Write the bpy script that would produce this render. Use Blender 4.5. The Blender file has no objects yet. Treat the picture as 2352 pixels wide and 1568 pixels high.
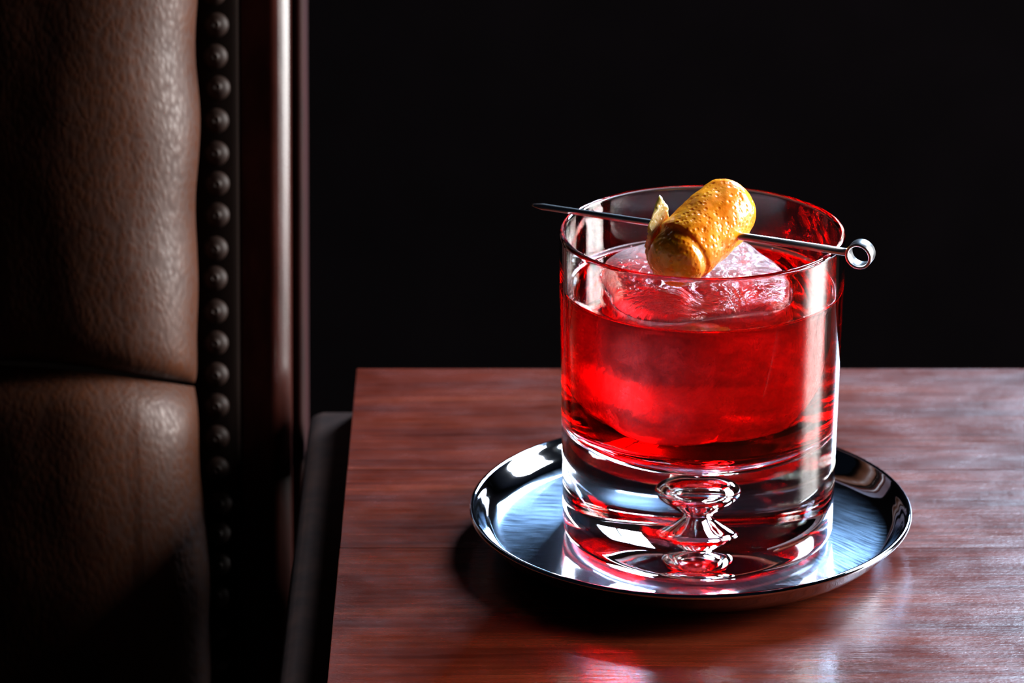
import bpy, bmesh, math, random
import numpy as np
from mathutils import Vector, Matrix

PI = math.pi
random.seed(7)
scene = bpy.context.scene
C = scene.collection
Z0 = 0.60                      # height of the table top above the floor

# ------------------------------------------------------------------ camera
PITCH = math.radians(20.8)
FPX = 9700.0                   # focal length in pixels of the 2352x1568 frame
cr = np.array([1.0, 0, 0])
cf = np.array([0, math.cos(PITCH), -math.sin(PITCH)])
cu = np.array([0, math.sin(PITCH), math.cos(PITCH)])
GLASS_H, GLASS_BASE = 0.0970, 0.0036      # glass height, height of its foot above the table
_d = FPX * .085 / 659
CAM = np.array([0, 0, GLASS_BASE + GLASS_H]) - _d * (cf + (1613.5 - 1176) / FPX * cr + (784 - 526) / FPX * cu)


def at_z(px, py, z):           # point of the photograph on the level z above the table
    d = cf + (px - 1176) / FPX * cr + (784 - py) / FPX * cu
    return CAM + (z - CAM[2]) / d[2] * d


def at_y(px, py, y):           # point of the photograph on the upright plane y
    d = cf + (px - 1176) / FPX * cr + (784 - py) / FPX * cu
    return CAM + (y - CAM[1]) / d[1] * d


cam_data = bpy.data.cameras.new('camera')
cam = bpy.data.objects.new('camera', cam_data)
C.objects.link(cam)
cam.location = (CAM[0], CAM[1], CAM[2] + Z0)
cam.rotation_euler = (PI / 2 - PITCH, 0, 0)
cam_data.sensor_width = 36
cam_data.lens = 36 * FPX / 2352
cam_data.clip_start = .01
cam_data.clip_end = 30
cam_data.dof.use_dof = True
cam_data.dof.focus_distance = 1.225
cam_data.dof.aperture_fstop = cam_data.lens / 9.0
scene.camera = cam

# ------------------------------------------------------------------ light
world = bpy.data.worlds.new('world')
scene.world = world
world.use_nodes = True
world.node_tree.nodes['Background'].inputs[0].default_value = (.30, .42, .62, 1)
world.node_tree.nodes['Background'].inputs[1].default_value = .0012

WALL_Y, WALL_X = 1.50, 1.60
WIN_BACK = (0.43, 1.03, 0.63, 1.60)       # x0 x1 z0 z1 (z above the table)
WIN_RIGHT = (0.10, 0.80, -0.06, 1.28)      # y0 y1 z0 z1


def window_light(name, loc, rot, sx, sy, power, col):
    l = bpy.data.lights.new(name, 'AREA')
    l.shape = 'RECTANGLE'
    l.size, l.size_y = sx, sy
    l.energy = power
    l.color = col
    o = bpy.data.objects.new(name, l)
    o.location = loc
    o.rotation_euler = rot
    C.objects.link(o)
    return o


SKY = (.54, .75, 1.0)
x0, x1, z0, z1 = WIN_BACK
window_light('daylight_back', ((x0 + x1) / 2, WALL_Y + .06, Z0 + (z0 + z1) / 2), (-PI / 2, 0, 0),
             x1 - x0, z1 - z0, 46, SKY)
y0, y1, z0, z1 = WIN_RIGHT
window_light('daylight_right', (WALL_X + .06, (y0 + y1) / 2, Z0 + (z0 + z1) / 2), (PI / 2, 0, PI / 2),
             y1 - y0, z1 - z0, 29, (.98, .97, .95))

vs = scene.view_settings
vs.view_transform = 'Standard'
vs.look = 'None'
vs.exposure = 2.6
vs.gamma = 1
vs.use_curve_mapping = False
cy = scene.cycles
cy.max_bounces = 24
cy.transmission_bounces = 24
cy.glossy_bounces = 12
cy.diffuse_bounces = 3
cy.transparent_max_bounces = 24
cy.sample_clamp_indirect = 12
cy.blur_glossy = .6


# ------------------------------------------------------------------ helpers
def link(o, parent=None):
    C.objects.link(o)
    if parent is not None:
        o.parent = parent
    return o


def empty(name, loc, label, cat, group=None):
    o = bpy.data.objects.new(name, None)
    o.location = loc
    o.empty_display_size = .02
    tag(o, label, cat, group)
    return link(o)


def tag(o, label, cat, group=None):
    o['label'] = label
    o['category'] = cat
    if group:
        o['group'] = group
    return o


def mesh_obj(name, verts, faces, mats, parent=None, smooth=True, loc=(0, 0, 0), fix=True):
    me = bpy.data.meshes.new(name)
    me.from_pydata([tuple(v) for v in verts], [], faces)
    if fix:
        bm = bmesh.new()
        bm.from_mesh(me)
        bmesh.ops.remove_doubles(bm, verts=bm.verts, dist=1e-7)
        bmesh.ops.recalc_face_normals(bm, faces=bm.faces)
        bm.to_mesh(me)
        bm.free()
    for m in (mats if isinstance(mats, (list, tuple)) else [mats]):
        me.materials.append(m)
    if smooth:
        me.polygons.foreach_set('use_smooth', [True] * len(me.polygons))
    o = bpy.data.objects.new(name, me)
    o.location = loc
    return link(o, parent)


def box_bm(bm, x0, x1, y0, y1, z0, z1):
    vs_ = [bm.verts.new((x, y, z)) for z in (z0, z1) for y in (y0, y1) for x in (x0, x1)]
    for f in ((0, 2, 3, 1), (4, 5, 7, 6), (0, 1, 5, 4), (2, 6, 7, 3), (0, 4, 6, 2), (1, 3, 7, 5)):
        bm.faces.new([vs_[i] for i in f])


def box_obj(name, b, mat, parent=None, bevel=0, seg=3, loc=(0, 0, 0), smooth=True):
    bm = bmesh.new()
    box_bm(bm, *b)
    if bevel:
        bmesh.ops.bevel(bm, geom=bm.edges[:] + bm.verts[:], offset=bevel, segments=seg, profile=.5, affect='EDGES')
    bmesh.ops.recalc_face_normals(bm, faces=bm.faces)
    me = bpy.data.meshes.new(name)
    bm.to_mesh(me)
    bm.free()
    me.materials.append(mat)
    if smooth:
        me.polygons.foreach_set('use_smooth', [True] * len(me.polygons))
        me.set_sharp_from_angle(angle=math.radians(40))
    o = bpy.data.objects.new(name, me)
    o.location = loc
    return link(o, parent)


def grid_faces(n, m, closed=True, off=0):
    fs = []
    for i in range(n - 1):
        for j in range(m if closed else m - 1):
            k = (j + 1) % m
            fs.append((off + i * m + j, off + i * m + k, off + (i + 1) * m + k, off + (i + 1) * m + j))
    return fs


def lathe(profile, seg=144):
    """profile: list of (r, z); r == 0 ends become a single vertex."""
    verts, faces, rings = [], [], []
    for r, z in profile:
        if r < 1e-9:
            rings.append([len(verts)])
            verts.append((0, 0, z))
        else:
            rings.append(list(range(len(verts), len(verts) + seg)))
            for j in range(seg):
                a = 2 * PI * j / seg
                verts.append((r * math.cos(a), r * math.sin(a), z))
    for A, B in zip(rings, rings[1:]):
        for j in range(seg):
            k = (j + 1) % seg
            if len(A) == 1 and len(B) == 1:
                continue
            if len(A) == 1:
                faces.append((A[0], B[j], B[k]))
            elif len(B) == 1:
                faces.append((A[j], A[k], B[0]))
            else:
                faces.append((A[j], A[k], B[k], B[j]))
    return verts, faces


def spline(pts, n=8):
    """Catmull-Rom through (r, z) points."""
    P = [np.array(p, float) for p in pts]
    P = [2 * P[0] - P[1]] + P + [2 * P[-1] - P[-2]]
    out = []
    for i in range(1, len(P) - 2):
        for k in range(n):
            t = k / n
            a, b, c, d = P[i - 1:i + 3]
            out.append(tuple(.5 * (2 * b + (c - a) * t + (2 * a - 5 * b + 4 * c - d) * t * t + (3 * b - a - 3 * c + d) * t ** 3)))
    out.append(tuple(P[-2]))
    return [(max(r, 0), z) for r, z in out]


def vnoise(p, s=1.0):
    from mathutils import noise
    return noise.noise(Vector(p) * s)


class Mat:
    """small helper round a node tree"""
    def __init__(self, name):
        self.m = bpy.data.materials.new(name)
        self.m.use_nodes = True
        self.t = self.m.node_tree
        self.n = self.t.nodes
        self.b = self.n.get('Principled BSDF')
        self.out = self.n.get('Material Output')

    def node(self, kind, **kw):
        n = self.n.new(kind)
        for k, v in kw.items():
            if k.startswith('i_'):
                key = k[2:]
                n.inputs[int(key) if key.isdigit() else key.replace('_', ' ')].default_value = v
            else:
                setattr(n, k, v)
        return n

    def link(self, a, b):
        self.t.links.new(a, b)

    def set(self, **kw):
        for k, v in kw.items():
            self.b.inputs[k.replace('_', ' ')].default_value = v
        return self

    def coords(self, scale=(1, 1, 1), rot=(0, 0, 0)):
        tc = self.node('ShaderNodeTexCoord')
        mp = self.node('ShaderNodeMapping')
        mp.inputs['Scale'].default_value = scale
        mp.inputs['Rotation'].default_value = rot
        self.link(tc.outputs['Object'], mp.inputs['Vector'])
        return mp.outputs['Vector']

    def noise(self, vec, scale, detail=4, rough=.5, dist=0):
        n = self.node('ShaderNodeTexNoise')
        n.inputs['Scale'].default_value = scale
        n.inputs['Detail'].default_value = detail
        n.inputs['Roughness'].default_value = rough
        n.inputs['Distortion'].default_value = dist
        self.link(vec, n.inputs['Vector'])
        return n.outputs['Fac']

    def ramp(self, fac, stops):
        r = self.node('ShaderNodeValToRGB')
        e = r.color_ramp.elements
        while len(e) < len(stops):
            e.new(.5)
        for el, (p, c) in zip(e, stops):
            el.position = p
            el.color = (c[0], c[1], c[2], 1) if hasattr(c, '__len__') else (c, c, c, 1)
        self.link(fac, r.inputs[0])
        return r.outputs[0]

    def math(self, op, a, b):
        n = self.node('ShaderNodeMath', operation=op)
        for i, v in enumerate((a, b)):
            if hasattr(v, 'default_value') or hasattr(v, 'links'):
                self.link(v, n.inputs[i])
            else:
                n.inputs[i].default_value = v
        return n.outputs[0]

    def mix(self, fac, a, b, blend='MIX'):
        n = self.node('ShaderNodeMix', data_type='RGBA', blend_type=blend)
        for i, v in ((0, fac), (6, a), (7, b)):
            if hasattr(v, 'links'):
                self.link(v, n.inputs[i])
            else:
                n.inputs[i].default_value = v
        return n.outputs[2]

    def bump(self, height, strength, dist, chain=None):
        n = self.node('ShaderNodeBump')
        n.inputs['Strength'].default_value = strength
        n.inputs['Distance'].default_value = dist
        self.link(height, n.inputs['Height'])
        if chain is not None:
            self.link(chain, n.inputs['Normal'])
        return n.outputs['Normal']

    def to(self, sock, name):
        self.link(sock, self.b.inputs[name])


# ------------------------------------------------------------------ materials
def mat_table(name, dr, gain):
    M = Mat(name)
    g = M.coords((6, 90, 30))
    g2 = M.coords((14, 420, 100))
    fine = M.coords((40, 900, 300))
    big = M.coords((1, 1, 1))
    n1 = M.noise(g, 1.0, 6, .6, .6)
    n2 = M.noise(g2, 1.0, 4, .6)
    nb = M.noise(big, 22, 5, .6, .3)
    col = M.ramp(n1, [(.30, (.070 * gain, .0080 * gain, .0030 * gain)), (.52, (.120 * gain, .0155 * gain, .0055 * gain)), (.72, (.160 * gain, .026 * gain, .009 * gain))])
    dark = M.ramp(n2, [(.36, (.55, .5, .48)), (.56, (1, 1, 1))])
    col = M.mix(.75, col, dark, 'MULTIPLY')
    patch = M.ramp(nb, [(.33, (.62, .55, .5)), (.6, (1.1, 1.05, 1))])
    col = M.mix(.8, col, patch, 'MULTIPLY')
    M.to(col, 'Base Color')
    sp = M.noise(M.coords((55, 160, 100)), 1.0, 3, .7)
    rg = M.ramp(M.math('ADD', M.math('MULTIPLY', nb, .6), M.math('MULTIPLY', sp, .4)), [(.34, .15 + dr), (.66, .29 + dr)])
    M.to(rg, 'Roughness')
    M.b.inputs['Specular IOR Level'].default_value = .55
    hf = M.noise(fine, 1.0, 2, .6)
    hs = M.noise(M.coords((500, 1500, 800)), 1.0, 2, .6)
    nrm = M.bump(hf, .35, .00025)
    nrm = M.bump(hs, .50, .00014, nrm)
    nrm = M.bump(n1, .25, .0006, nrm)
    M.to(nrm, 'Normal')
    return M.m


def mat_dark_wood(name='dark_polished_wood', col=(.030, .008, .005), rough=.22, spec=.5):
    M = Mat(name)
    n = M.noise(M.coords((120, 120, 8)), 1, 4, .6)
    c = M.ramp(n, [(.3, tuple(x * .55 for x in col)), (.7, tuple(x * 1.3 for x in col))])
    M.to(c, 'Base Color')
    M.set(Roughness=rough)
    M.b.inputs['Specular IOR Level'].default_value = spec
    M.to(M.bump(n, .15, .0004), 'Normal')
    return M.m


def mat_leather():
    M = Mat('brown_grained_leather')
    v = M.coords((1.0, 1.0, .62), (0, math.radians(28), 0))
    vo = M.node('ShaderNodeTexVoronoi', feature='SMOOTH_F1')
    vo.inputs['Scale'].default_value = 540
    vo.inputs['Smoothness'].default_value = .35
    vo.inputs['Randomness'].default_value = 1
    jit = M.node('ShaderNodeTexNoise')
    jit.inputs['Scale'].default_value = 150
    M.link(v, jit.inputs['Vector'])
    addv = M.node('ShaderNodeVectorMath', operation='MULTIPLY_ADD')
    M.link(jit.outputs['Color'], addv.inputs[0])
    addv.inputs[1].default_value = (.0035, .0035, .0035)
    M.link(v, addv.inputs[2])
    M.link(addv.outputs[0], vo.inputs['Vector'])
    cell = vo.outputs['Distance']
    cr_ = M.noise(M.coords((1, 1, .34), (0, math.radians(33), 0)), 190, 5, .65, .8)
    big = M.noise(M.coords(), 30, 3, .5)
    col = M.ramp(big, [(.3, (.038, .0112, .0048)), (.7, (.062, .0195, .0084))])
    col = M.mix(.45, col, M.ramp(cell, [(.25, (1, 1, 1)), (.75, (.45, .38, .35))]), 'MULTIPLY')
    M.to(col, 'Base Color')
    M.to(M.ramp(cell, [(.2, .38), (.8, .6)]), 'Roughness')
    M.b.inputs['Specular IOR Level'].default_value = .20
    inv = M.math('SUBTRACT', 1.0, cell)
    n = M.bump(inv, .30, .0004)
    n = M.bump(cr_, .16, .0004, n)
    M.to(n, 'Normal')
    return M.m


def mat_steel_polished():
    M = Mat('polished_steel')
    M.set(Base_Color=(.72, .74, .77, 1), Metallic=1, Roughness=.26)
    return M.m


def mat_saucer():
    M = Mat('brushed_saucer_steel')
    M.set(Base_Color=(.54, .63, .76, 1), Metallic=1)  # neutral steel tinted blue: the reflected sky is put into its colour
    tc = M.node('ShaderNodeTexCoord')
    sep = M.node('ShaderNodeSeparateXYZ')
    M.link(tc.outputs['Object'], sep.inputs[0])
    ln = M.node('ShaderNodeVectorMath', operation='LENGTH')
    cmb = M.node('ShaderNodeCombineXYZ')
    M.link(sep.outputs[0], cmb.inputs[0])
    M.link(sep.outputs[1], cmb.inputs[1])
    M.link(cmb.outputs[0], ln.inputs[0])
    rad = ln.outputs['Value']
    # brushed only inside the well, polished curve and rim
    mask = M.node('ShaderNodeMapRange')
    mask.inputs['From Min'].default_value = .0575
    mask.inputs['From Max'].default_value = .0600
    mask.inputs['To Min'].default_value = 1
    mask.inputs['To Max'].default_value = 0
    M.link(rad, mask.inputs['Value'])
    m = mask.outputs[0]
    # swirling hairlines: noise stretched along circles round a point off the centre
    off = M.node('ShaderNodeVectorMath', operation='ADD')
    M.link(tc.outputs['Object'], off.inputs[0])
    off.inputs[1].default_value = (.05, .09, 0)
    l2 = M.node('ShaderNodeVectorMath', operation='LENGTH')
    M.link(off.outputs[0], l2.inputs[0])
    gr = M.node('ShaderNodeTexGradient', gradient_type='RADIAL')
    M.link(off.outputs[0], gr.inputs[0])
    c2 = M.node('ShaderNodeCombineXYZ')
    M.link(M.math('MULTIPLY', l2.outputs['Value'], 1600.0), c2.inputs[0])
    M.link(M.math('MULTIPLY', gr.outputs['Fac'], 60.0), c2.inputs[1])
    hair = M.noise(c2.outputs[0], 1.0, 4, .65)
    bs = M.node('ShaderNodeBump')
    bs.inputs['Distance'].default_value = .00005
    M.link(hair, bs.inputs['Height'])
    M.link(M.math('MULTIPLY', m, .15), bs.inputs['Strength'])
    M.to(bs.outputs['Normal'], 'Normal')
    M.to(M.math('ADD', M.math('MULTIPLY', m, .06), .045), 'Roughness')
    br = M.node('ShaderNodeBsdfAnisotropic')
    br.inputs['Color'].default_value = (.36, .52, .74, 1)  # bluer still, sky sheen painted into the brushed lobe
    br.inputs['Anisotropy'].default_value = .5
    M.link(M.ramp(hair, [(.3, .30), (.75, .50)]), br.inputs['Roughness'])
    tg = M.node('ShaderNodeTangent', direction_type='RADIAL', axis='Z')
    M.link(tg.outputs[0], br.inputs['Tangent'])
    ms = M.node('ShaderNodeMixShader')
    M.link(M.math('MULTIPLY', m, M.ramp(hair, [(.34, .04), (.70, .26)])), ms.inputs[0])
    M.link(M.b.outputs[0], ms.inputs[1])
    M.link(br.outputs[0], ms.inputs[2])
    M.link(ms.outputs[0], M.out.inputs['Surface'])
    return M.m


def mat_glass(name, ior, attr=None, rough=0.0, color=(1, 1, 1, 1)):
    M = Mat(name)
    M.n.remove(M.b)
    g = M.node('ShaderNodeBsdfGlass')
    g.inputs['Color'].default_value = color
    g.inputs['Roughness'].default_value = rough
    g.inputs['IOR'].default_value = ior
    if attr:
        a = M.node('ShaderNodeAttribute', attribute_name=attr)
        M.link(a.outputs['Fac'], g.inputs['IOR'])
    M.link(g.outputs[0], M.out.inputs['Surface'])
    M.g = g
    return M


def mat_liquid():
    M = mat_glass('red_drink', 1.345, 'ior_value')
    v = M.node('ShaderNodeVolumeAbsorption')
    v.inputs['Color'].default_value = (.991, .05, .10, 1)
    v.inputs['Density'].default_value = 300
    M.link(v.outputs[0], M.out.inputs['Volume'])
    return M.m


def mat_ice():
    M = mat_glass('clear_ice', 1.31, 'ior_value')
    v = M.coords()
    n = M.noise(v, 260, 5, .65, 1.2)
    n2 = M.noise(M.coords((1, 1, .4)), 60, 4, .6, 1.5)
    b = M.bump(n, .35, .0012)
    b = M.bump(n2, .6, .004, b)
    M.link(b, M.g.inputs['Normal'])
    # frosted skin: only where the 'frost' attribute marks the frosted top or the glow-giving cloud below
    fr = M.node('ShaderNodeAttribute', attribute_name='frost_glow')
    nz = M.ramp(M.noise(v, 130, 5, .7, .6), [(.30, .25), (.70, 1)])
    fac = M.math('MULTIPLY', fr.outputs['Fac'], nz)
    rough = M.math('MULTIPLY', fac, .35)
    M.link(rough, M.g.inputs['Roughness'])
    tr = M.node('ShaderNodeBsdfTranslucent')
    tr.inputs['Color'].default_value = (.95, .93, .95, 1)
    df = M.node('ShaderNodeBsdfDiffuse')
    df.inputs['Color'].default_value = (.9, .9, .92, 1)
    ms = M.node('ShaderNodeMixShader')
    ms.inputs[0].default_value = .5
    M.link(tr.outputs[0], ms.inputs[1])
    M.link(df.outputs[0], ms.inputs[2])
    m2 = M.node('ShaderNodeMixShader')
    M.link(M.math('MULTIPLY', fac, .55), m2.inputs[0])
    M.link(M.g.outputs[0], m2.inputs[1])
    M.link(ms.outputs[0], m2.inputs[2])
    M.link(m2.outputs[0], M.out.inputs['Surface'])
    return M.m


def mat_zest():
    M = Mat('orange_zest')
    v = M.coords((1, 1, 1))
    pith = M.node('ShaderNodeAttribute', attribute_name='pith')
    n = M.noise(v, 160, 4, .6)
    col = M.ramp(n, [(.3, (.95, .23, .002)), (.7, (1.0, .35, .005))])
    vo = M.node('ShaderNodeTexVoronoi', feature='F1')
    vo.inputs['Scale'].default_value = 640
    M.link(v, vo.inputs['Vector'])
    pore = M.ramp(vo.outputs['Distance'], [(.05, (.9, .78, .6)), (.35, (1, 1, 1))])
    col = M.mix(.7, col, pore, 'MULTIPLY')
    pc = M.ramp(M.noise(v, 420, 4, .6), [(.3, (.80, .50, .13)), (.7, (.92, .74, .42))])
    col = M.mix(pith.outputs['Fac'], col, pc)
    M.to(col, 'Base Color')
    M.set(Subsurface_Weight=.45, Subsurface_Scale=.0030, Roughness=.27)
    M.b.inputs['Subsurface Radius'].default_value = (1, .45, .12)
    M.b.inputs['Specular IOR Level'].default_value = .6
    h = M.ramp(vo.outputs['Distance'], [(.0, 0), (.45, 1)])
    b = M.bump(h, .6, .00034)
    b = M.bump(M.noise(v, 330, 3, .5), .4, .0005, b)
    M.to(b, 'Normal')
    return M.m


def mat_plain(name, col, rough=.6, spec=.3):
    M = Mat(name)
    n = M.noise(M.coords(), 14, 4, .6)
    c = M.ramp(n, [(.3, tuple(x * .8 for x in col)), (.7, tuple(x * 1.2 for x in col))])
    M.to(c, 'Base Color')
    M.set(Roughness=rough)
    M.b.inputs['Specular IOR Level'].default_value = spec
    return M.m


WOODS = [mat_table('worn_mahogany_dull', .02, .80), mat_table('worn_mahogany', .01, .84), mat_table('glossy_mahogany', -.01, .88)]
WOOD_EDGE = mat_dark_wood('dark_mahogany_edge', (.030, .010, .005), .8, .05)
POST = mat_dark_wood('dark_lacquered_chair_wood', (.030, .007, .005), .22, .22)
POST_DULL = mat_dark_wood('dull_chair_wood', (.018, .003, .0025), .6, .08)
LEATHER = mat_leather()
TRIM_LEATHER = mat_plain('dark_trim_leather', (.008, .004, .003), .8, .05)
NAIL = mat_plain('antiqued_bronze', (.016, .0070, .0048), .58, .18)
STEEL = mat_steel_polished()
SAUCER = mat_saucer()
GLASS = mat_glass('clear_glass', 1.5).m
LIQUID = mat_liquid()
ICE = mat_ice()
ZEST = mat_zest()
BLACKWALL = mat_plain('near_black_wall_paint', (.0015, .0010, .0014), .8, .02)
FLOORM = mat_plain('dark_stained_floor', (.012, .008, .006), .6, .2)
FRAMEM = mat_plain('dark_window_frame_paint', (.02, .018, .016), .5)

# ------------------------------------------------------------------ setting
ROOM_X0, ROOM_Y0 = -1.4, -1.9


def structure(o):
    o['kind'] = 'structure'
    return o


structure(box_obj('floor', (ROOM_X0, WALL_X, ROOM_Y0, WALL_Y, -.05, 0), FLOORM))


def wall_with_hole(name, axis, pos, thick, a0, a1, h0, h1, hole, mat):
    """upright wall with one window opening; axis 'y' = wall across y, 'x' = across x"""
    b0, b1, c0, c1 = hole
    bm = bmesh.new()
    for (p0, p1, q0, q1) in ((a0, b0, h0, h1), (b1, a1, h0, h1), (b0, b1, h0, c0), (b0, b1, c1, h1)):
        if axis == 'y':
            box_bm(bm, p0, p1, pos, pos + thick, q0, q1)
        else:
            box_bm(bm, pos, pos + thick, p0, p1, q0, q1)
    me = bpy.data.meshes.new(name)
    bm.to_mesh(me)
    bm.free()
    me.materials.append(mat)
    return structure(link(bpy.data.objects.new(name, me)))


hb = (WIN_BACK[0], WIN_BACK[1], Z0 + WIN_BACK[2], Z0 + WIN_BACK[3])
hr = (WIN_RIGHT[0], WIN_RIGHT[1], Z0 + WIN_RIGHT[2], Z0 + WIN_RIGHT[3])
wall_with_hole('wall_back', 'y', WALL_Y, .12, ROOM_X0, WALL_X + .12, 0, 3.0, hb, BLACKWALL)
wall_with_hole('wall_right', 'x', WALL_X, .12, ROOM_Y0, WALL_Y, 0, 3.0, hr, BLACKWALL)


def window_frame(name, axis, pos, hole, nx, nz):
    root = bpy.data.objects.new(name, None)
    a0, a1, h0, h1 = hole
    root.location = ((a0 + a1) / 2, pos, h0) if axis == 'y' else (pos, (a0 + a1) / 2, h0)
    structure(link(root))
    w, h, t = (a1 - a0) / 2, h1 - h0, .018

    def bar(nm, p0, p1, q0, q1):
        b = (p0, p1, .005, .040, q0, q1) if axis == 'y' else (.005, .040, p0, p1, q0, q1)
        box_obj(nm, b, FRAMEM, root, .003, 2)
    bar('frame_stile', -w, -w + t, 0, h)
    bar('frame_stile', w - t, w, 0, h)
    bar('frame_rail', -w + t, w - t, 0, t)
    bar('frame_rail', -w + t, w - t, h - t, h)
    for i in range(1, nx):
        x = -w + 2 * w * i / nx
        bar('glazing_bar', x - .011, x + .011, t, h - t)
    for i in range(1, nz):
        z = h * i / nz
        bar('glazing_bar', -w + t, w - t, z - .010, z + .010)


window_frame('window_1', 'y', WALL_Y, hb, 2, 3)
window_frame('window_2', 'x', WALL_X, hr, 2, 3)

# ------------------------------------------------------------------ side table
TX0 = at_z(800, 1050, 0)[0]               # left edge of the top
TY1 = at_z(1500, 846, 0)[1]               # back edge of the top
TX1, TY0 = TX0 + .46, TY1 - .42
table = empty('side_table', ((TX0 + TX1) / 2, (TY0 + TY1) / 2, 0),
              'reddish brown wooden side table carrying the cocktail, with worn varnish', 'table')
tx, ty = table.location.x, table.location.y


def tl(b):                                 # world box -> table-local box
    return (b[0] - tx, b[1] - tx, b[2] - ty, b[3] - ty, b[4], b[5])


J1, J2 = at_z(1000, 1078, 0)[1], at_z(1000, 1258, 0)[1]   # joints between the boards
cuts = [TY1, J1, J2, J2 - .125, TY0]
for k in range(4):
    ya, yb = cuts[k + 1], cuts[k]
    g = .00003
    m = (TX0 + TX1) / 2, (ya + yb) / 2
    h = (TX1 - TX0) / 2
    box_obj('plank', (-h, h, ya - m[1] + (g if k < 3 else 0), yb - m[1] - (g if k else 0), Z0 - .016, Z0), WOODS[min(k, 2)], table,
            .0002, 1, loc=(m[0] - tx, m[1] - ty, 0))
box_obj('edge_moulding', tl((TX0 - .0165, TX1 + .0165, TY0 - .0165, TY1 + .004, Z0 - .034, Z0 - .016)), WOOD_EDGE, table, .005, 4)
box_obj('apron', tl((TX0 + .02, TX1 - .02, TY0 + .02, TY1 - .02, Z0 - .11, Z0 - .034)), WOOD_EDGE, table)
for lx in (TX0 + .012, TX1 - .047):
    for ly in (TY0 + .012, TY1 - .047):
        box_obj('leg', tl((lx, lx + .035, ly, ly + .035, 0, Z0 - .034)), WOOD_EDGE, table, .003, 2)

# ------------------------------------------------------------------ armchair
CHY = .085                                  # front of the leather
EX = at_y(454, 950, CHY + .03)[0]           # right edge of the padded leather
chair = empty('armchair', (EX - .25, CHY + .10, 0),
              'brown grained leather armchair with bronze nail heads and dark wooden frame', 'chair')
cx, cy_ = chair.location.x, chair.location.y


LEAN = math.tan(math.radians(17))           # the chair back leans away from the sitter


def cl(v):
    return (v[0] - cx, v[1] + LEAN * (v[2] - Z0) - cy_, v[2])


def at_lean(px, py, y):                     # point of the photograph on the leaning plane through y
    d = cf + (px - 1176) / FPX * cr + (784 - py) / FPX * cu
    t = (y - CAM[1] + LEAN * CAM[2]) / (d[1] - LEAN * d[2])
    return CAM + t * d


def seam_z(x, y):
    """height of the seam: level on the left, dipping as it rounds the right edge"""
    u = max(0, min(1.2, (x - (EX - .075)) / .075))
    return at_lean(455, 862 + 52 * u ** 1.8, CHY + y)[2] + Z0


def padded(name, upper):
    """padded leather panel: rounded right edge and a tucked seam edge"""
    nu, nv = 150, 120
    verts = []
    width, dep = .50, .034
    for i in range(nu + 1):
        t = i / nu
        if t < .45:                          # broad crown falling away to the far left
            s = 1 - t / .45
            phi = s * math.radians(50)
            x0_, y0_ = EX - .044 - .170 * math.sin(phi) - .20 * s ** 4, .105 * (1 - math.cos(phi))
        elif t < .85:
            s = (t - .45) / .40
            phi = s * PI / 2
            x0_ = EX - .044 + .044 * math.sin(phi) ** .95
            y0_ = dep * (1 - math.cos(phi))
        else:                                # round the edge and back
            s = (t - .85) / .15
            x0_, y0_ = EX - .004 * s * s - .010 * s ** 3, dep + .030 * s
        for j in range(nv + 1):
            v = j / nv
            zs = seam_z(x0_, y0_)
            if upper:
                z = zs + .0006 + (v ** 2.0) * (.42)
                dz = z - zs
            else:
                z = zs - .0006 - (v ** 2.0) * (.40)
                dz = zs - z
            tuck = math.exp(-dz / .0045)
            tuck2 = math.exp(-dz / .016)
            xr = x0_ - (.0022 * tuck + .0006 * tuck2) * (1 if t > .45 else 0) * min(1, max(0, (t - .45) / .3))
            yr = y0_ + .010 * tuck + .0035 * tuck2
            # soft unevenness of the padding
            wob = vnoise((x0_ * 22, z * 16, 3.1 if upper else 8.7)) * .0016 + vnoise((x0_ * 60, z * 40, 1.7)) * .0005
            edge = vnoise((.3, z * 34, 5.0)) * .0016 if t > .6 else 0
            if not upper and t > .6:
                edge += .0030 * min(1, dz / .06)
            verts.append(cl((xr + edge * min(1, (t - .45) / .3) + wob * math.sin(PI / 2 * min(1, max(0, (t - .45) / .4))),
                             CHY + yr + wob, z)))
    faces = grid_faces(nu + 1, nv + 1, closed=False)
    return mesh_obj(name, verts, faces, LEATHER, chair)


padded('upper_panel', True)
padded('lower_panel', False)
# core of the chair behind the leather
YB = CHY + .050
ZLO, ZHI = .30, Z0 + .38


def lean_box(name, b, mat, bevel):
    o = box_obj(name, b, mat, chair, bevel, 2)
    for vt in o.data.vertices:
        vt.co = cl(vt.co)
    return o


lean_box('back_core', (EX - .50, EX - .004, YB + .010, YB + .07, ZLO, ZHI), TRIM_LEATHER, .004)
NX = at_lean(496, 500, YB)[0]
XT1 = at_lean(548, 500, YB)[0]
lean_box('nail_band', (EX - .006, XT1, YB + .002, YB + .06, ZLO, ZHI), TRIM_LEATHER, .002)


# wooden post: rounded front, then a smaller bead beside the table
def post_profile(pts, name, z0_, z1_):
    n = len(pts)
    verts = [cl((x, y, z0_)) for x, y in pts] + [cl((x, y, z1_)) for x, y in pts]
    faces = [(i, (i + 1) % n, n + (i + 1) % n, n + i) for i in range(n)] + [tuple(range(n)), tuple(range(2 * n - 1, n - 1, -1))]
    o = mesh_obj(name, verts, faces, POST, chair)
    o.data.set_sharp_from_angle(angle=math.radians(50))
    return o


def px_x(px):
    return at_lean(px, 400, YB)[0]


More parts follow.
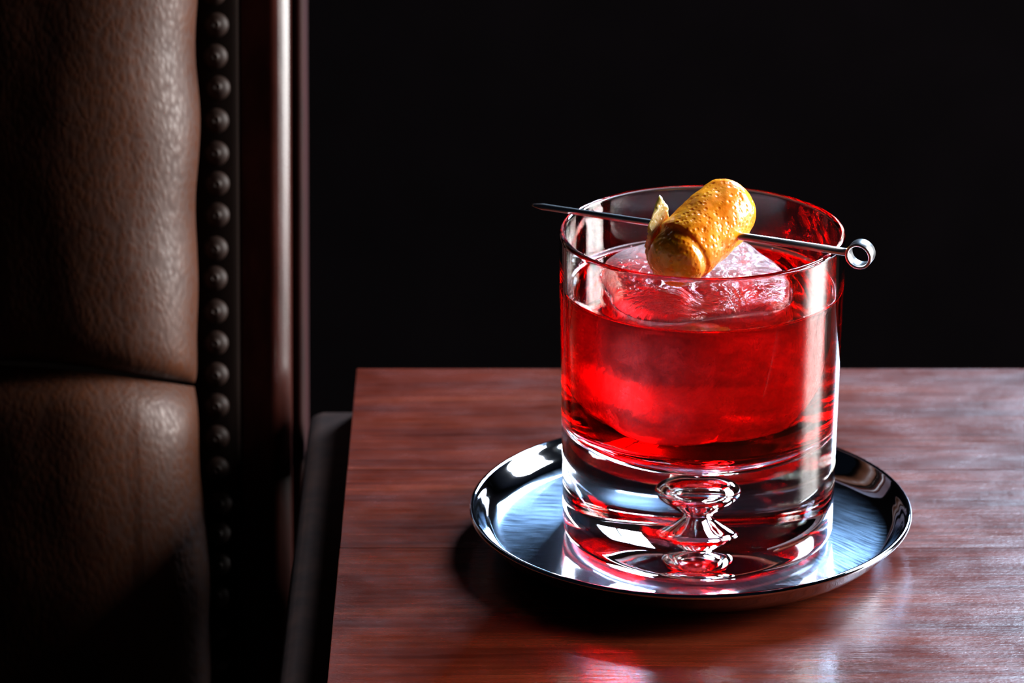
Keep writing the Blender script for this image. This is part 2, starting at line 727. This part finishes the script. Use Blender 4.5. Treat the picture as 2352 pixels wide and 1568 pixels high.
xa, xb, xc = px_x(545), px_x(663), px_x(692)
rp = (xb - xa) / 2
xm = px_x(641)
pts = [(xa, YB + .05), (xa, YB + .006), (xa + .001, YB + .0045)]
for k in range(0, 15):                       # face easing into a broad, slightly rounded chamfer
    s_ = k / 14
    pts.append((xm - .0035 + .0035 * s_, YB + .0042 + .0016 * s_ ** 2.4))
yc_, xq = pts[-1][1], pts[-1][0]
for k in range(1, 13):
    ph_ = math.radians(43 + 11 * k / 12)
    dx_ = (xb - xm) / 12
    xq += dx_
    yc_ += dx_ * math.tan(ph_)
    pts.append((xq, yc_))
pts += [(xb, YB + .016), (xb, YB + .05)]
post_profile(pts, 'frame_post', .05, Z0 + .40)
rb = (xc - xb) / 2
pts = [(xb, YB + .05), (xb, YB + .022)]
for k in range(0, 13):
    a = PI - k * PI / 12
    pts.append((xb + rb + rb * math.cos(a), YB + .022 - rb * math.sin(a)))
pts += [(xc, YB + .05)]
post_profile(pts, 'frame_bead', .05, Z0 + .40).data.materials[0] = POST_DULL
# seat and legs, below the picture
SXR = EX - .005 - cx
box_obj('seat', (SXR - .50, SXR, -.58, .02, .30, .43), LEATHER, chair, .03, 5)
for lx in (SXR - .49, SXR - .05):
    for ly in (-.56, -.03):
        box_obj('leg', (lx, lx + .045, ly, ly + .045, 0, .31), POST, chair, .004, 2)

# nail heads, one by one down the band
nv_, nf_ = lathe([(0.0, .0032)] + [(.0042 * math.sin(a), .0032 * math.cos(a)) for a in
                                   [PI / 2 * k / 6 for k in range(1, 7)]] + [(.0039, -.0006)], 20)
nail_me = bpy.data.meshes.new('nail_head')
nail_me.from_pydata(nv_, [], nf_)
nail_me.materials.append(NAIL)
nail_me.polygons.foreach_set('use_smooth', [True] * len(nail_me.polygons))
for k in range(-2, 26):
    o = bpy.data.objects.new('nail_head', nail_me)
    rnd = random.Random(k)
    pz = at_lean(496, 62 + 72.9 * k, YB)[2] + Z0
    o.location = cl((NX + rnd.uniform(-.0004, .0004) + .0004 * math.sin(k * .5), YB + .0016, pz + rnd.uniform(-.0004, .0004)))
    o.rotation_euler = (PI / 2 - math.radians(17) + rnd.uniform(-.12, .12), rnd.uniform(-.1, .1), 0)
    link(o, chair)

# ------------------------------------------------------------------ saucer
SX = at_z(1586, 1160, .013)[0]
sau_prof = [(0, .0032)] + spline([(.02, .0032), (.046, .0032), (.0550, .0034), (.0588, .0043), (.0616, .0063),
                                  (.0636, .0089), (.0648, .0108), (.0656, .0118)], 8)
sau_prof += [(.0661 + .0010 * math.cos(a), .0111 + .0010 * math.sin(a)) for a in [PI / 2 - PI * k / 8 for k in range(1, 9)]]
sau_prof += spline([(.0656, .0098), (.0640, .0078), (.0618, .0050), (.0590, .0029), (.0550, .0014), (.049, 0.0)], 5)
sau_prof += [(.047, .0), (.046, .0016), (.02, .0020), (0, .0020)]
v, f = lathe(sau_prof, 200)
saucer = mesh_obj('saucer', v, f, SAUCER, None, loc=(SX, 0, Z0))
tag(saucer, 'round stainless steel saucer with brushed well under the glass', 'saucer')

# ------------------------------------------------------------------ tumbler glass
GB = GLASS_BASE - .0004 + Z0               # stands on the saucer well
R_TOP, R_BOT = .0425, .0409


def r_out(z):
    return R_BOT + (R_TOP - R_BOT) * z / GLASS_H


def r_in(z):
    return r_out(z) - .0019 - .0006 * (1 - z / GLASS_H)


Z_LIQ = .0795
MEN = .0011                                 # height of the meniscus
BOWL_C = .0285                              # height of the bowl's lowest point
glass = empty('rocks_glass', (0, 0, GB), 'heavy-based clear rocks glass with an air bubble in its foot', 'glass')

# outer skin: bubble (open to the foot), domed underside, heel, wall, rim, inner wall down to the drink
bub = spline([(0, .0245), (.0036, .0242), (.0069, .0225), (.0083, .0196), (.0074, .0168), (.0048, .0142), (.0030, .0124),
              (.0031, .0112), (.0044, .0096), (.0060, .0080), (.0073, .0066), (.0076, .0058)], 8)
under = spline([(.0076, .0058), (.0090, .0050), (.018, .0040), (.028, .0019), (.0345, .0004), (.0365, 0.0)], 6)
heel = [(.0365 + (r_out(.005) - .0365) * math.sin(a), .0046 - .0046 * math.cos(a)) for a in [PI / 2 * k / 10 for k in range(1, 11)]]
wall = [(r_out(.005 + (GLASS_H - .0065) * k / 20), .005 + (GLASS_H - .0065) * k / 20) for k in range(1, 21)]
zr = GLASS_H - .0010
rc, rh = (r_out(zr) + r_in(zr)) / 2, (r_out(zr) - r_in(zr)) / 2
rimp = [(rc + rh * math.cos(a), zr + rh * 1.05 * math.sin(a)) for a in [PI * k / 12 for k in range(0, 13)]]
ztopin = Z_LIQ + MEN
inner = [(r_in(zr - (zr - ztopin) * k / 12), zr - (zr - ztopin) * k / 12) for k in range(1, 13)]
prof = under + heel + wall + rimp + inner
SEG = 160
v, f = lathe(prof, SEG)
body = mesh_obj('glass_body', v, f, GLASS, glass, fix=False)
v, f = lathe(bub, SEG)
bubble = mesh_obj('air_bubble', v, f, GLASS, glass, fix=False)
bubble['label'] = 'silvery waisted air bubble'
# normals have to leave the glass: outwards on the wall, into the hollow of the bubble
for o, want in ((body, 1), (bubble, -1)):
    bm = bmesh.new()
    bm.from_mesh(o.data)
    ref = max(bm.faces, key=lambda q: q.calc_center_median().to_2d().length)
    if ref.normal.to_2d().dot(ref.calc_center_median().to_2d()) * want < 0:
        bmesh.ops.reverse_faces(bm, faces=bm.faces)
    bm.to_mesh(o.data)
    bm.free()

# ------------------------------------------------------------------ ice block outline (shared with the drink)
ICE_ROT = math.radians(14)
ICE_C = (-.0018, -.0015)
NI = 120


def ice_shape(a):
    """rounded square, uneven"""
    b = a - ICE_ROT
    n = 3.6
    r = (abs(math.cos(b)) ** n + abs(math.sin(b)) ** n) ** (-1 / n)
    return .0262 * r * (1 + .045 * math.sin(2 * a + .6) + .03 * math.sin(3 * a + 1.1) + .012 * math.sin(7 * a))


def ice_ring(rho, z, wob):
    out = []
    for j in range(NI):
        a = 2 * PI * j / NI
        r = ice_shape(a) * rho
        q = (math.cos(a) * 2.2, math.sin(a) * 2.2, z * 60)
        r *= 1 + wob * vnoise(q, 1.3)
        out.append((ICE_C[0] + r * math.cos(a), ICE_C[1] + r * math.sin(a), z))
    return out


def ice_top_z(x, y, base):
    return base + .0012 * vnoise((x * 60, y * 60, .4)) + .11 * y - .02 * x


under_spec = [(.30, .0375), (.60, .0385), (.80, .0405), (.92, .0440), (.985, .0490), (1.0, .0560), (1.0, .0640), (.99, .0720), (.985, Z_LIQ)]
over_spec = [(.980, Z_LIQ + .0010), (.970, Z_LIQ + .0022), (.945, Z_LIQ + .0034), (.90, Z_LIQ + .0042), (.82, Z_LIQ + .0048),
             (.70, Z_LIQ + .0051), (.55, Z_LIQ + .0053), (.38, Z_LIQ + .0054), (.2, Z_LIQ + .0054)]
rings = []
for rho, z in under_spec:
    rings.append(ice_ring(rho, z, .05))
level_i = len(rings) - 1
for k, (rho, z) in enumerate(over_spec):
    w = min(1, (k + 1) / 5)
    rings.append([(x, y, z + w * (ice_top_z(x, y, 0))) for x, y, _ in ice_ring(rho, z, .05)])
iv = [p for r in rings for p in r]
ifc = grid_faces(len(rings), NI)
iv.append((ICE_C[0], ICE_C[1], .0368))
bi = len(iv) - 1
iv.append((ICE_C[0], ICE_C[1], Z_LIQ + .0054))
ti = len(iv) - 1
lastr = (len(rings) - 1) * NI
ifc += [(bi, (j + 1) % NI, j) for j in range(NI)] + [(ti, lastr + j, lastr + (j + 1) % NI) for j in range(NI)]
ice = mesh_obj('ice_block', iv, ifc, ICE, None, loc=(0, 0, GB))
tag(ice, 'large rounded block of clear ice floating in the red drink', 'ice')


def face_attr(o, name, fn):
    at = o.data.attributes.new(name, 'FLOAT', 'FACE')
    at.data.foreach_set('value', [fn(p) for p in o.data.polygons])


face_attr(ice, 'ior_value', lambda p: .974 if p.center.z < Z_LIQ else 1.31)
fa = ice.data.attributes.new('frost_glow', 'FLOAT', 'POINT')
fv = []
for vt in ice.data.vertices:
    q = vt.co
    k = max(0, min(1, (q.z - Z_LIQ - .0030) / .0025))
    k *= max(0, min(1, (q.y + .4 * q.x + .012) / .016))
    if q.z < Z_LIQ - .002:                   # cloudy scatter added under the surface so the drink glows red
        k = max(.1, .58 + .8 * vnoise((q.x * 90, q.y * 90, q.z * 45), 1.0))
    fv.append(k)
fa.data.foreach_set('value', fv)

# ------------------------------------------------------------------ the drink
dv, df_ = [], []
seg = NI
# bowl and wall against the glass, from the bottom up
zj = .0410                                   # where the bowl meets the straight wall
lp = []
rw = r_in(zj)
for k in range(0, 33):
    s = k / 32
    a = s * PI / 2
    # flattened bowl easing into the wall
    rr = rw * math.sin(a) ** .95 if k else 0
    zz = BOWL_C + (zj - BOWL_C) * (1 - math.cos(a) ** 1.0)
    lp.append((rr, zz))
for k in range(1, 17):
    z = zj + (ztopin - zj) * k / 16
    lp.append((r_in(z), z))
# meniscus back down to the level surface
rw2 = r_in(ztopin)
for k in range(1, 9):
    s = k / 8
    lp.append((rw2 - .0030 * s, Z_LIQ + MEN * (1 - s) ** 2.6))
dv, df_ = lathe(lp, seg)
n_outer = len(dv)
last = n_outer - seg
# level surface runs from the last circle to the ice outline, then the cavity that holds the ice
cav = []
for i in range(level_i, -1, -1):
    cav.append([(ICE_C[0] + (x - ICE_C[0]) * 1.0025, ICE_C[1] + (y - ICE_C[1]) * 1.0025, z - (0 if i == level_i else .00005)) for x, y, z in rings[i]])
nmid = 8
for k in range(1, nmid):
    for j in range(seg):
        p = np.array(dv[last + j]); q = np.array(cav[0][j])
        s = k / nmid
        r_ = p * (1 - s) + q * s
        # the drink climbs a little where it meets the ice
        r_[2] = Z_LIQ
        dv.append(tuple(r_))
for ring in cav:
    dv += ring
tot = (len(dv) - last) // seg
df_ += grid_faces(tot, seg, True, last)
dv.append((ICE_C[0], ICE_C[1], .0367))
df_ += [(len(dv) - 1, len(dv) - 1 - seg + j, len(dv) - 1 - seg + (j + 1) % seg) for j in range(seg)]
drink = mesh_obj('cocktail', dv, df_, LIQUID, None, loc=(0, 0, GB))
tag(drink, 'clear ruby red cocktail filling the rocks glass', 'drink')


def drink_ior(p):
    c = p.center
    n = p.normal
    rad = math.hypot(c.x, c.y)
    if c.z > Z_LIQ - .0002 and n.z > .2:
        return 1.345
    ang = math.atan2(c.y - ICE_C[1], c.x - ICE_C[0])
    ri = math.hypot(c.x - ICE_C[0], c.y - ICE_C[1])
    if c.z > .0360 and ri < ice_shape(ang) * 1.12 and rad < r_in(c.z) - .0015:
        return 1.0
    return 1.345 / 1.5


face_attr(drink, 'ior_value', drink_ior)

# tiny bubbles clinging to the edge of the drink
bm = bmesh.new()
rng = random.Random(3)
for k in range(70):
    a = rng.choice([rng.uniform(-PI, 0), rng.uniform(-PI * .85, -PI * .15), rng.uniform(-PI, PI)])
    r = rng.uniform(.00010, .00030)
    rr = rw2 - .0008 - r
    bmesh.ops.create_icosphere(bm, subdivisions=2, radius=r,
                               matrix=Matrix.Translation((rr * math.cos(a), rr * math.sin(a), Z_LIQ + MEN * .55 + rng.uniform(-.0001, .0002))))
me = bpy.data.meshes.new('surface_bubbles')
bm.to_mesh(me)
bm.free()
me.materials.append(mat_glass('bubble_film', 1.33).m)
me.polygons.foreach_set('use_smooth', [True] * len(me.polygons))
bub_o = link(bpy.data.objects.new('surface_bubbles', me), drink)
bub_o['kind'] = 'stuff'

# ------------------------------------------------------------------ cocktail pick
ZR = GLASS_BASE + GLASS_H + .0010            # rod rests on the rim (height above the table)
P0 = at_z(1222, 471, ZR + .0002)
P1 = at_z(1947, 579, ZR)
P0[2] += Z0
P1[2] += Z0
rod = P1 - P0
L = np.linalg.norm(rod)
rd = rod / L
side = np.cross(rd, (0, 0, 1)); side /= np.linalg.norm(side)
upv = np.cross(side, rd)
pick = empty('cocktail_pick', tuple(P0), 'polished steel cocktail pick with ring end lying across the glass rim', 'pick')


def tube_rings(stations, seg_=20):
    vs_, n = [], len(stations)
    for t, ra, rb_ in stations:
        for j in range(seg_):
            a = 2 * PI * j / seg_
            vs_.append(tuple(rd * t + side * ra * math.cos(a) + upv * rb_ * math.sin(a)))
    fs = grid_faces(n, seg_)
    vs_.append(tuple(rd * stations[0][0])); fs += [(len(vs_) - 1, j, (j + 1) % seg_) for j in range(seg_)]
    vs_.append(tuple(rd * stations[-1][0])); o_ = (n - 1) * seg_
    fs += [(len(vs_) - 1, o_ + (j + 1) % seg_, o_ + j) for j in range(seg_)]
    return vs_, fs


v, f = tube_rings([(0, .0001, .0003), (.001, .00035, .00055), (.0030, .0008, .0009), (.0036, .00092, .00098), (.005, .0009, .00095), (.03, .00096, .00100), (L * .6, .00112, .00112), (L + .0006, .00114, .00114)])
shaft = mesh_obj('shaft', v, f, STEEL, pick)
ax = -.44 * np.array([1, 0, 0]) + np.array([0, -.87, -.10])
ax -= rd * ax.dot(rd)
ax /= np.linalg.norm(ax)
e1 = rd
e2 = np.cross(ax, e1)
RO, RI, HW = .0040, .0032, .0021
ctr = rd * (L + RO - .0001)
rv, NR = [], 64
prof_r = [(RI, -HW + .0001), (RI + .0001, -HW), (RO - .0001, -HW), (RO, -HW + .0001), (RO, HW - .0001), (RO - .0001, HW), (RI + .0001, HW), (RI, HW - .0001)]
for r, h in prof_r + prof_r[:1]:
    for j in range(NR):
        a = 2 * PI * j / NR
        rv.append(tuple(ctr + ax * h + r * (e1 * math.cos(a) + e2 * math.sin(a))))
ring_o = mesh_obj('ring', rv, grid_faces(len(prof_r) + 1, NR), STEEL, pick)
ring_o.data.set_sharp_from_angle(angle=math.radians(50))

# ------------------------------------------------------------------ orange peel
AXP = np.array([-.62, -.66, -.36]); AXP /= np.linalg.norm(AXP)      # from the far upper end to the near lower end
LP = .0340
mid = at_z(1614, 534, ZR + .0005)
B0 = mid - AXP * LP * .5
B0[2] += Z0
n1_ = np.cross(AXP, (0, 0, 1)); n1_ /= np.linalg.norm(n1_)           # to the right/left of the roll
n2_ = np.cross(n1_, AXP)                                             # upwards
if n2_[2] < 0:
    n2_ = -n2_
if n1_[0] < 0:
    n1_ = -n1_
peel = empty('orange_peel', tuple(B0), 'rolled strip of orange peel skewered on the cocktail pick', 'garnish')
RP = .0094
ns, nph = 120, 160
# stations along the roll: (position, radius factor)
st = spline([(-.0022, 0.0), (-.0018, .30), (-.0006, .62), (.0016, .86), (.0048, .98), (.0120, 1.04), (.0200, 1.05), (.0265, 1.04), (.0290, 1.02),
             (.0300, .965), (.0310, .95), (.0335, .97), (.0364, .86), (.0386, .60), (.0396, .30), (.0399, 0.0)], 8)
st = [(t * .90, r) for t, r in st]
pv = []
pp = []
for (t, rr) in [(a, b) for a, b in [(s[0], s[1]) for s in st]]:
    for j in range(nph):
        ph = 2 * PI * j / nph
        # one edge of the strip overlaps the other: a step round the seam on the left
        seam = ((ph - 2.5) % (2 * PI)) / (2 * PI)
        r = RP * rr * (1 + .05 * (seam - .5))
        q = (math.cos(ph) * 1.4, math.sin(ph) * 1.4, t * 170)
        r *= 1 + .045 * vnoise(q, 1.0) + .014 * vnoise(q, 4.0) + .006 * vnoise(q, 10.0)
        endm = max(0, min(1, (t - .0265) / .004))
        r *= 1 + endm * .10 * math.sin(ph * 2 + .8)
        p = AXP * t + n1_ * (r * math.cos(ph)) + n2_ * (r * 1.02 * math.sin(ph))
        p = p - n2_ * endm * .0008
        pv.append(tuple(p))
        # pale pith shows where the skin is cracked open at the lower fold
        d = abs(((ph + .75 + PI) % (2 * PI)) - PI)
        pp.append(max(0, 1 - (abs(t - .0318) / .0020) ** 2) * max(0, 1 - (d / .6) ** 2))
pfaces = grid_faces(len(st), nph)
zr_o = mesh_obj('zest_roll', pv, pfaces, ZEST, peel, fix=False)
at_ = zr_o.data.attributes.new('pith', 'FLOAT', 'POINT')
at_.data.foreach_set('value', [min(1, 1.3 * x) for x in pp])
bm = bmesh.new(); bm.from_mesh(zr_o.data); bmesh.ops.recalc_face_normals(bm, faces=bm.faces); bm.to_mesh(zr_o.data); bm.free()

# loose edge of the strip curling up round the left of the roll's near end
fl_v, fl_p = [], []
na, nb = 60, 14
for side_ in (0, 1):
    for i in range(na):
        u = i / (na - 1)                       # from the free tip (0) round the left side to the underside (1)
        e_ = max(0, 1 - u / .38)
        ph = 2.42 + max(0, u - .25) / .75 * 1.5 - .10 * e_
        lift0 = .0058 * e_ ** 1.1 + .0009
        w0 = .0190 + .0045 * u + .0012 * vnoise((u * 9, 4.0, 0))
        w1 = .0300 + .0030 * u
        for j in range(nb):
            s = j / (nb - 1)
            t = w0 + (w1 - w0) * s
            wv = .0005 * vnoise((u * 14, s * 2, 3.0), 1.0) + .00035 * vnoise((u * 40, s * 5, 9.0), 1.0)
            lift = lift0 * (1.05 - .75 * s * (1 - .3 * u))
            r = RP * 1.04 + lift - (.0013 if side_ else 0) + wv
            p = AXP * (t + .0006 * vnoise((u * 22, 1.0, s), 1.0)) + n1_ * (r * math.cos(ph)) + n2_ * (r * math.sin(ph))
            fl_v.append(tuple(p))
            fl_p.append(.85 if side_ else (.35 + .5 * max(0, 1 - u * 2.2)) * (1 if j in (0, nb - 1) else .75))
ff = grid_faces(na, nb, closed=False) + [tuple(reversed(x)) for x in grid_faces(na, nb, closed=False, off=na * nb)]
o2 = na * nb
for i in range(na - 1):
    for j in (0, nb - 1):
        ff.append((i * nb + j, (i + 1) * nb + j, o2 + (i + 1) * nb + j, o2 + i * nb + j))
for j in range(nb - 1):
    for i in (0, na - 1):
        ff.append((i * nb + j, i * nb + j + 1, o2 + i * nb + j + 1, o2 + i * nb + j))
flap = mesh_obj('peel_flap', fl_v, ff, ZEST, peel, fix=False)
at_ = flap.data.attributes.new('pith', 'FLOAT', 'POINT')
at_.data.foreach_set('value', fl_p)
bm = bmesh.new(); bm.from_mesh(flap.data); bmesh.ops.recalc_face_normals(bm, faces=bm.faces); bm.to_mesh(flap.data); bm.free()
flap['label'] = 'pale torn edge of the peel curling up'
